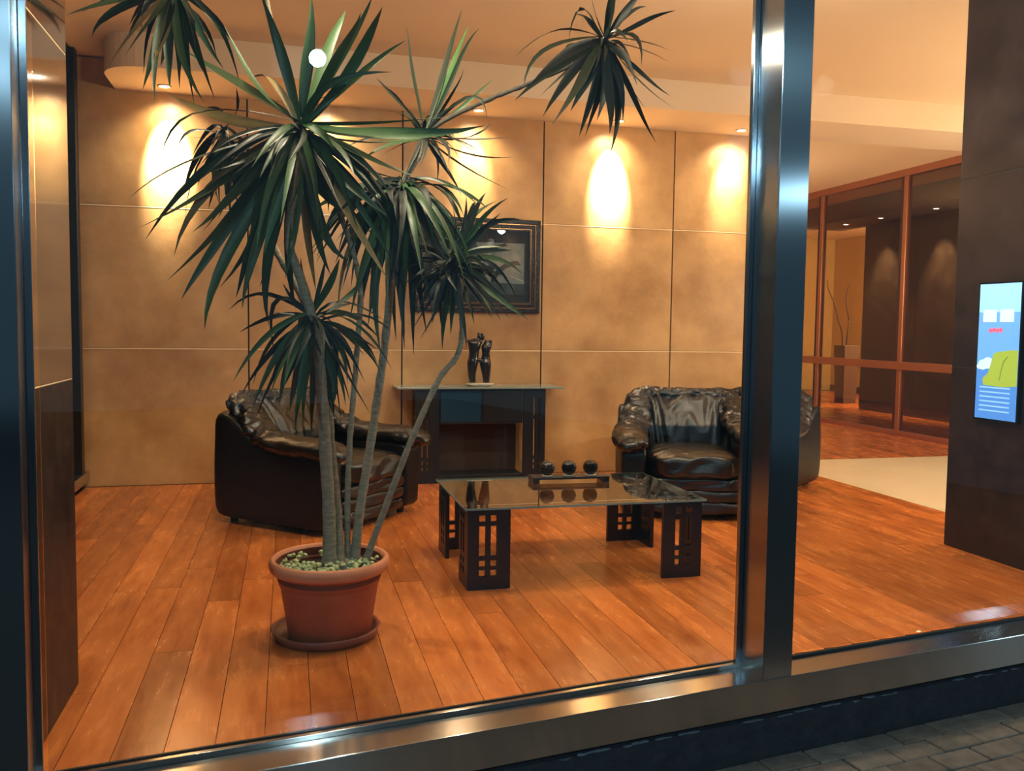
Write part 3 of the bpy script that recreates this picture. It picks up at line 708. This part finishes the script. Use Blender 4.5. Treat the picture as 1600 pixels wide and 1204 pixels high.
# leaves read off the photograph: (head, mid px, tip px, width m)
EX = {
'A': [((443, 90), (405, -12), .05), ((480, 90), (484, -16), .052), ((516, 76), (534, -8), .05), ((530, 86), (557, 2), .04), ((548, 66), (582, -6), .035), ((566, 83), (600, -6), .045), ((562, 116), (633, 55), .045),
      ((365, 122), (284, 60), .055), ((400, 128), (345, 20), .05), ((432, 130), (392, 112), .04), ((359, 184), (262, 143), .055), ((312, 172), (246, 229), .03), ((300, 245), (201, 291), .03), ((349, 244), (231, 365), .045), ((333, 289), (213, 339), .045),
      ((338, 282), (277, 392), .04), ((380, 288), (296, 346), .05), ((371, 314), (260, 416), .05), ((352, 356), (285, 462), .045), ((368, 380), (318, 499), .05), ((394, 366), (363, 446), .04), ((408, 360), (384, 473), .045), ((424, 372), (425, 497), .05),
      ((452, 360), (467, 473), .05), ((478, 345), (493, 453), .05), ((501, 342), (549, 400), .045), ((542, 330), (606, 432), .05), ((540, 276), (603, 332), .045), ((560, 236), (648, 267), .05), ((604, 206), (752, 160), .06), ((590, 190), (700, 175), .045),
      ((566, 220), (680, 200), .04), ((548, 254), (615, 300), .045), ((520, 300), (580, 360), .04), ((415, 340), (340, 430), .045), ((436, 330), (400, 430), .045), ((420, 270), (345, 300), .04), ((400, 240), (310, 262), .04), ((395, 215), (300, 205), .035), ((520, 130), (610, 90), .03),
      ((488, 330), (520, 420), .05), ((462, 320), (448, 430), .05), ((500, 290), (560, 340), .045), ((440, 300), (415, 390), .05)],
'C': [((646, 104), (629, 20), .022), ((694, 112), (721, 10), .032), ((702, 118), (732, 30), .03), ((712, 112), (752, 32), .022), ((628, 160), (596, 126), .02), ((616, 150), (585, 118), .015), ((720, 215), (799, 209), .025), ((732, 240), (802, 243), .025), ((724, 258), (796, 293), .035),
      ((730, 214), (766, 190), .025), ((716, 168), (773, 118), .02), ((735, 150), (766, 172), .018), ((705, 150), (722, 96), .015), ((600, 210), (540, 228), .025), ((610, 226), (560, 250), .02), ((690, 255), (720, 300), .02), ((640, 180), (600, 170), .02)],
'D': [((694, 299), (722, 345), .045), ((672, 306), (715, 352), .04), ((655, 330), (700, 412), .045), ((640, 340), (678, 470), .05), ((630, 370), (640, 500), .05), ((612, 370), (612, 520), .055), ((600, 370), (580, 500), .05), ((588, 350), (552, 470), .045), ((570, 330), (520, 400), .04),
      ((580, 320), (530, 440), .04), ((562, 310), (508, 340), .03), ((570, 290), (510, 290), .03), ((590, 270), (545, 260), .03), ((618, 380), (625, 530), .055), ((648, 370), (668, 510), .05), ((662, 352), (705, 470), .05), ((600, 340), (560, 440), .045), ((594, 400), (592, 540), .05),
      ((605, 330), (575, 420), .05), ((645, 400), (650, 545), .045), ((580, 370), (545, 500), .035), ((610, 310), (586, 370), .05), ((640, 310), (655, 380), .05), ((560, 360), (530, 480), .03), ((672, 330), (730, 400), .04), ((585, 295), (540, 330), .035), ((680, 280), (750, 315), .03)],
'E': [((738, 345), (759, 290), .04), ((748, 352), (794, 298), .03), ((760, 356), (814, 327), .028), ((724, 350), (730, 300), .02), ((764, 384), (815, 392), .03), ((764, 402), (817, 418), .035), ((768, 424), (824, 440), .035), ((752, 440), (800, 475), .035), ((765, 452), (826, 494), .04), ((728, 455), (742, 505), .03),
      ((708, 460), (706, 520), .035), ((690, 450), (672, 500), .03), ((672, 430), (640, 460), .03), ((668, 405), (630, 400), .03), ((672, 380), (640, 350), .03), ((690, 360), (670, 310), .03), ((744, 370), (784, 330), .03), ((716, 470), (728, 535), .03), ((698, 480), (690, 540), .03), ((740, 440), (770, 490), .035),
      ((750, 392), (800, 378), .03), ((700, 440), (655, 520), .03), ((712, 360), (706, 318), .025), ((768, 410), (812, 455), .02), ((735, 338), (745, 312), .03), ((742, 430), (790, 455), .04), ((680, 412), (625, 440), .03), ((730, 350), (775, 310), .035)],
'B': [((412, 458), (357, 482), .02), ((452, 490), (417, 484), .02), ((432, 470), (428, 549), .022), ((415, 525), (365, 593), .026), ((428, 530), (391, 592), .02), ((438, 550), (390, 630), .032), ((445, 555), (425, 613), .022), ((452, 560), (437, 632), .04), ((466, 570), (455, 640), .04), ((480, 575), (478, 650), .045), ((500, 575), (505, 648), .045),
      ((516, 575), (520, 625), .04), ((522, 560), (540, 632), .032), ((525, 535), (545, 592), .025), ((532, 530), (568, 593), .018), ((545, 518), (591, 575), .035), ((556, 506), (614, 573), .022), ((540, 490), (597, 516), .03), ((545, 462), (566, 434), .035), ((515, 440), (534, 398), .032), ((500, 440), (512, 400), .02), ((535, 470), (600, 495), .02),
      ((470, 590), (466, 660), .04), ((490, 590), (492, 670), .045), ((508, 590), (516, 655), .04), ((530, 478), (560, 470), .03), ((460, 470), (440, 440), .02), ((460, 545), (446, 600), .035), ((496, 560), (498, 630), .04), ((475, 440), (470, 400), .02)],
'G': [((866, 47), (806, 81), .025), ((856, 76), (816, 129), .025), ((911, 12), (891, 56), .025), ((918, 30), (900, 22), .03), ((932, 25), (924, -14), .02), ((955, 10), (962, -40), .04), ((975, 20), (1008, -30), .04), ((985, 22), (1010, -2), .02), ((1005, 36), (1056, 5), .025), ((996, 62), (1050, 73), .025), ((990, 56), (1006, 94), .022), ((980, 70), (1048, 90), .015),
      ((996, 106), (1050, 134), .022), ((998, 124), (1052, 165), .032), ((984, 140), (1032, 203), .03), ((962, 150), (957, 230), .04), ((966, 125), (977, 180), .035), ((928, 140), (907, 210), .045), ((938, 140), (918, 204), .04), ((905, 120), (866, 180), .05), ((896, 108), (851, 178), .05), ((884, 92), (806, 154), .05), ((950, 140), (950, 200), .05), ((915, 110), (880, 165), .06), ((902, 96), (845, 140), .06), ((975, 120), (1010, 170), .03), ((925, 110), (893, 170), .06), ((945, 120), (935, 180), .055), ((890, 80), (835, 120), .05)],
'F': [((175, 2), (102, 15), .03), ((185, 12), (145, 53), .03), ((222, 26), (171, 92), .035), ((250, 45), (223, 137), .045), ((256, 50), (242, 84), .045), ((262, 60), (266, 134), .045), ((276, 60), (283, 128), .04), ((290, 60), (307, 141), .04), ((300, 55), (340, 137), .035), ((310, 40), (350, 102), .03), ((330, 20), (366, 68), .025), ((335, 35), (380, 124), .022),
      ((245, 60), (240, 157), .035), ((284, 70), (316, 150), .03), ((268, 40), (252, 100), .05), ((240, 20), (200, 70), .04), ((292, 40), (320, 100), .04)],
'I': [((310, 240), (286, 300), .03), ((325, 250), (310, 286), .03), ((338, 260), (322, 318), .035), ((352, 260), (350, 320), .04), ((364, 255), (372, 315), .035), ((375, 240), (396, 300), .035), ((330, 200), (300, 240), .025), ((345, 240), (335, 300), .04), ((358, 250), (362, 340), .035), ((340, 170), (318, 160), .02), ((370, 170), (372, 130), .02)],
}
TAN_LEAVES = {('A', 9), ('A', 10), ('A', 15), ('A', 38), ('F', 2), ('F', 4), ('F', 14), ('A', 26), ('A', 24), ('C', 16), ('D', 23)}  # leaves that get the light tan colour
for k, L_ in EX.items():
    hp = HEADS[k]
    for i, (m_, t_, wd) in enumerate(L_):
        d = random.uniform(-.28, .20)
        if (t_[1] > 150 and k in 'ADBE'): d = random.uniform(-.16, .2)
        T = atY(t_[0], t_[1], hp.y + d); Mi = atY(m_[0], m_[1], hp.y + d * .55)
        b0 = hp + (Mi - hp).normalized() * .012 + Vector((0, 0, random.uniform(-.03, .02)))
        mm = 'leaf_tan' if (k, i) in TAN_LEAVES else ('leaf_dark' if k in 'GI' or (k in 'DCE' and random.random() < .5) else 'leaf')
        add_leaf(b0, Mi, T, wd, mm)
# the leaves that fill the crowns, towards and away from the viewer
def fill(k, n, ln, droop, wd, up=.25, mm=None):
    hp = HEADS[k]
    for i in range(n):
        az = random.uniform(0, 2 * math.pi); el = random.uniform(-1.25 if droop > 1.2 else -.95, up); L0 = ln * random.uniform(.6, 1.08); dq = droop * random.uniform(.15, .75)
        dx, dy = math.cos(az), math.sin(az) * .9
        dr = Vector((dx * math.cos(el), dy * math.cos(el), math.sin(el)))
        mid = hp + dr * L0 * .5 + Vector((random.uniform(-.02, .02), 0, -dq * .10 * L0)); tip = hp + dr * L0 * .92 + Vector((random.uniform(-.04, .04), 0, -dq * .55 * L0))
        if tip.y < 3.02: tip.y = 3.02 + random.uniform(0, .1); mid.y = max(mid.y, 3.08)
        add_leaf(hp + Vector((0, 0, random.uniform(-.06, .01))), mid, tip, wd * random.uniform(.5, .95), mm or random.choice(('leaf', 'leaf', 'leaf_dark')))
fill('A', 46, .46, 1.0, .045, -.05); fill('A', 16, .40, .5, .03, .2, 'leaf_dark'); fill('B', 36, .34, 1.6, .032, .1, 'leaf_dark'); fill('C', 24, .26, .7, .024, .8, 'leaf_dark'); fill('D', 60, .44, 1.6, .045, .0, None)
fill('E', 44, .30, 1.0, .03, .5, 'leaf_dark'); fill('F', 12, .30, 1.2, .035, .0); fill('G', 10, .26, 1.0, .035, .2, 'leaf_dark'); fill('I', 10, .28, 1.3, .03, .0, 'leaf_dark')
LEAVES.sort(key=lambda q: -q[0])
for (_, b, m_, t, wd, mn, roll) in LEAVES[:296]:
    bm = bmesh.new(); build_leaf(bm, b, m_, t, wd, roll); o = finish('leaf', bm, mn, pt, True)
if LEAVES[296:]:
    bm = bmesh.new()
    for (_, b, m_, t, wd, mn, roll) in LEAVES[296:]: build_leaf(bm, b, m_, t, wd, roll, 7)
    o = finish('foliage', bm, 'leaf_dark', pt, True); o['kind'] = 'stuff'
print('leaves', len(LEAVES), 'pavers', cnt, 'planks', len([o for o in D.objects if o.name.startswith('plank')]))
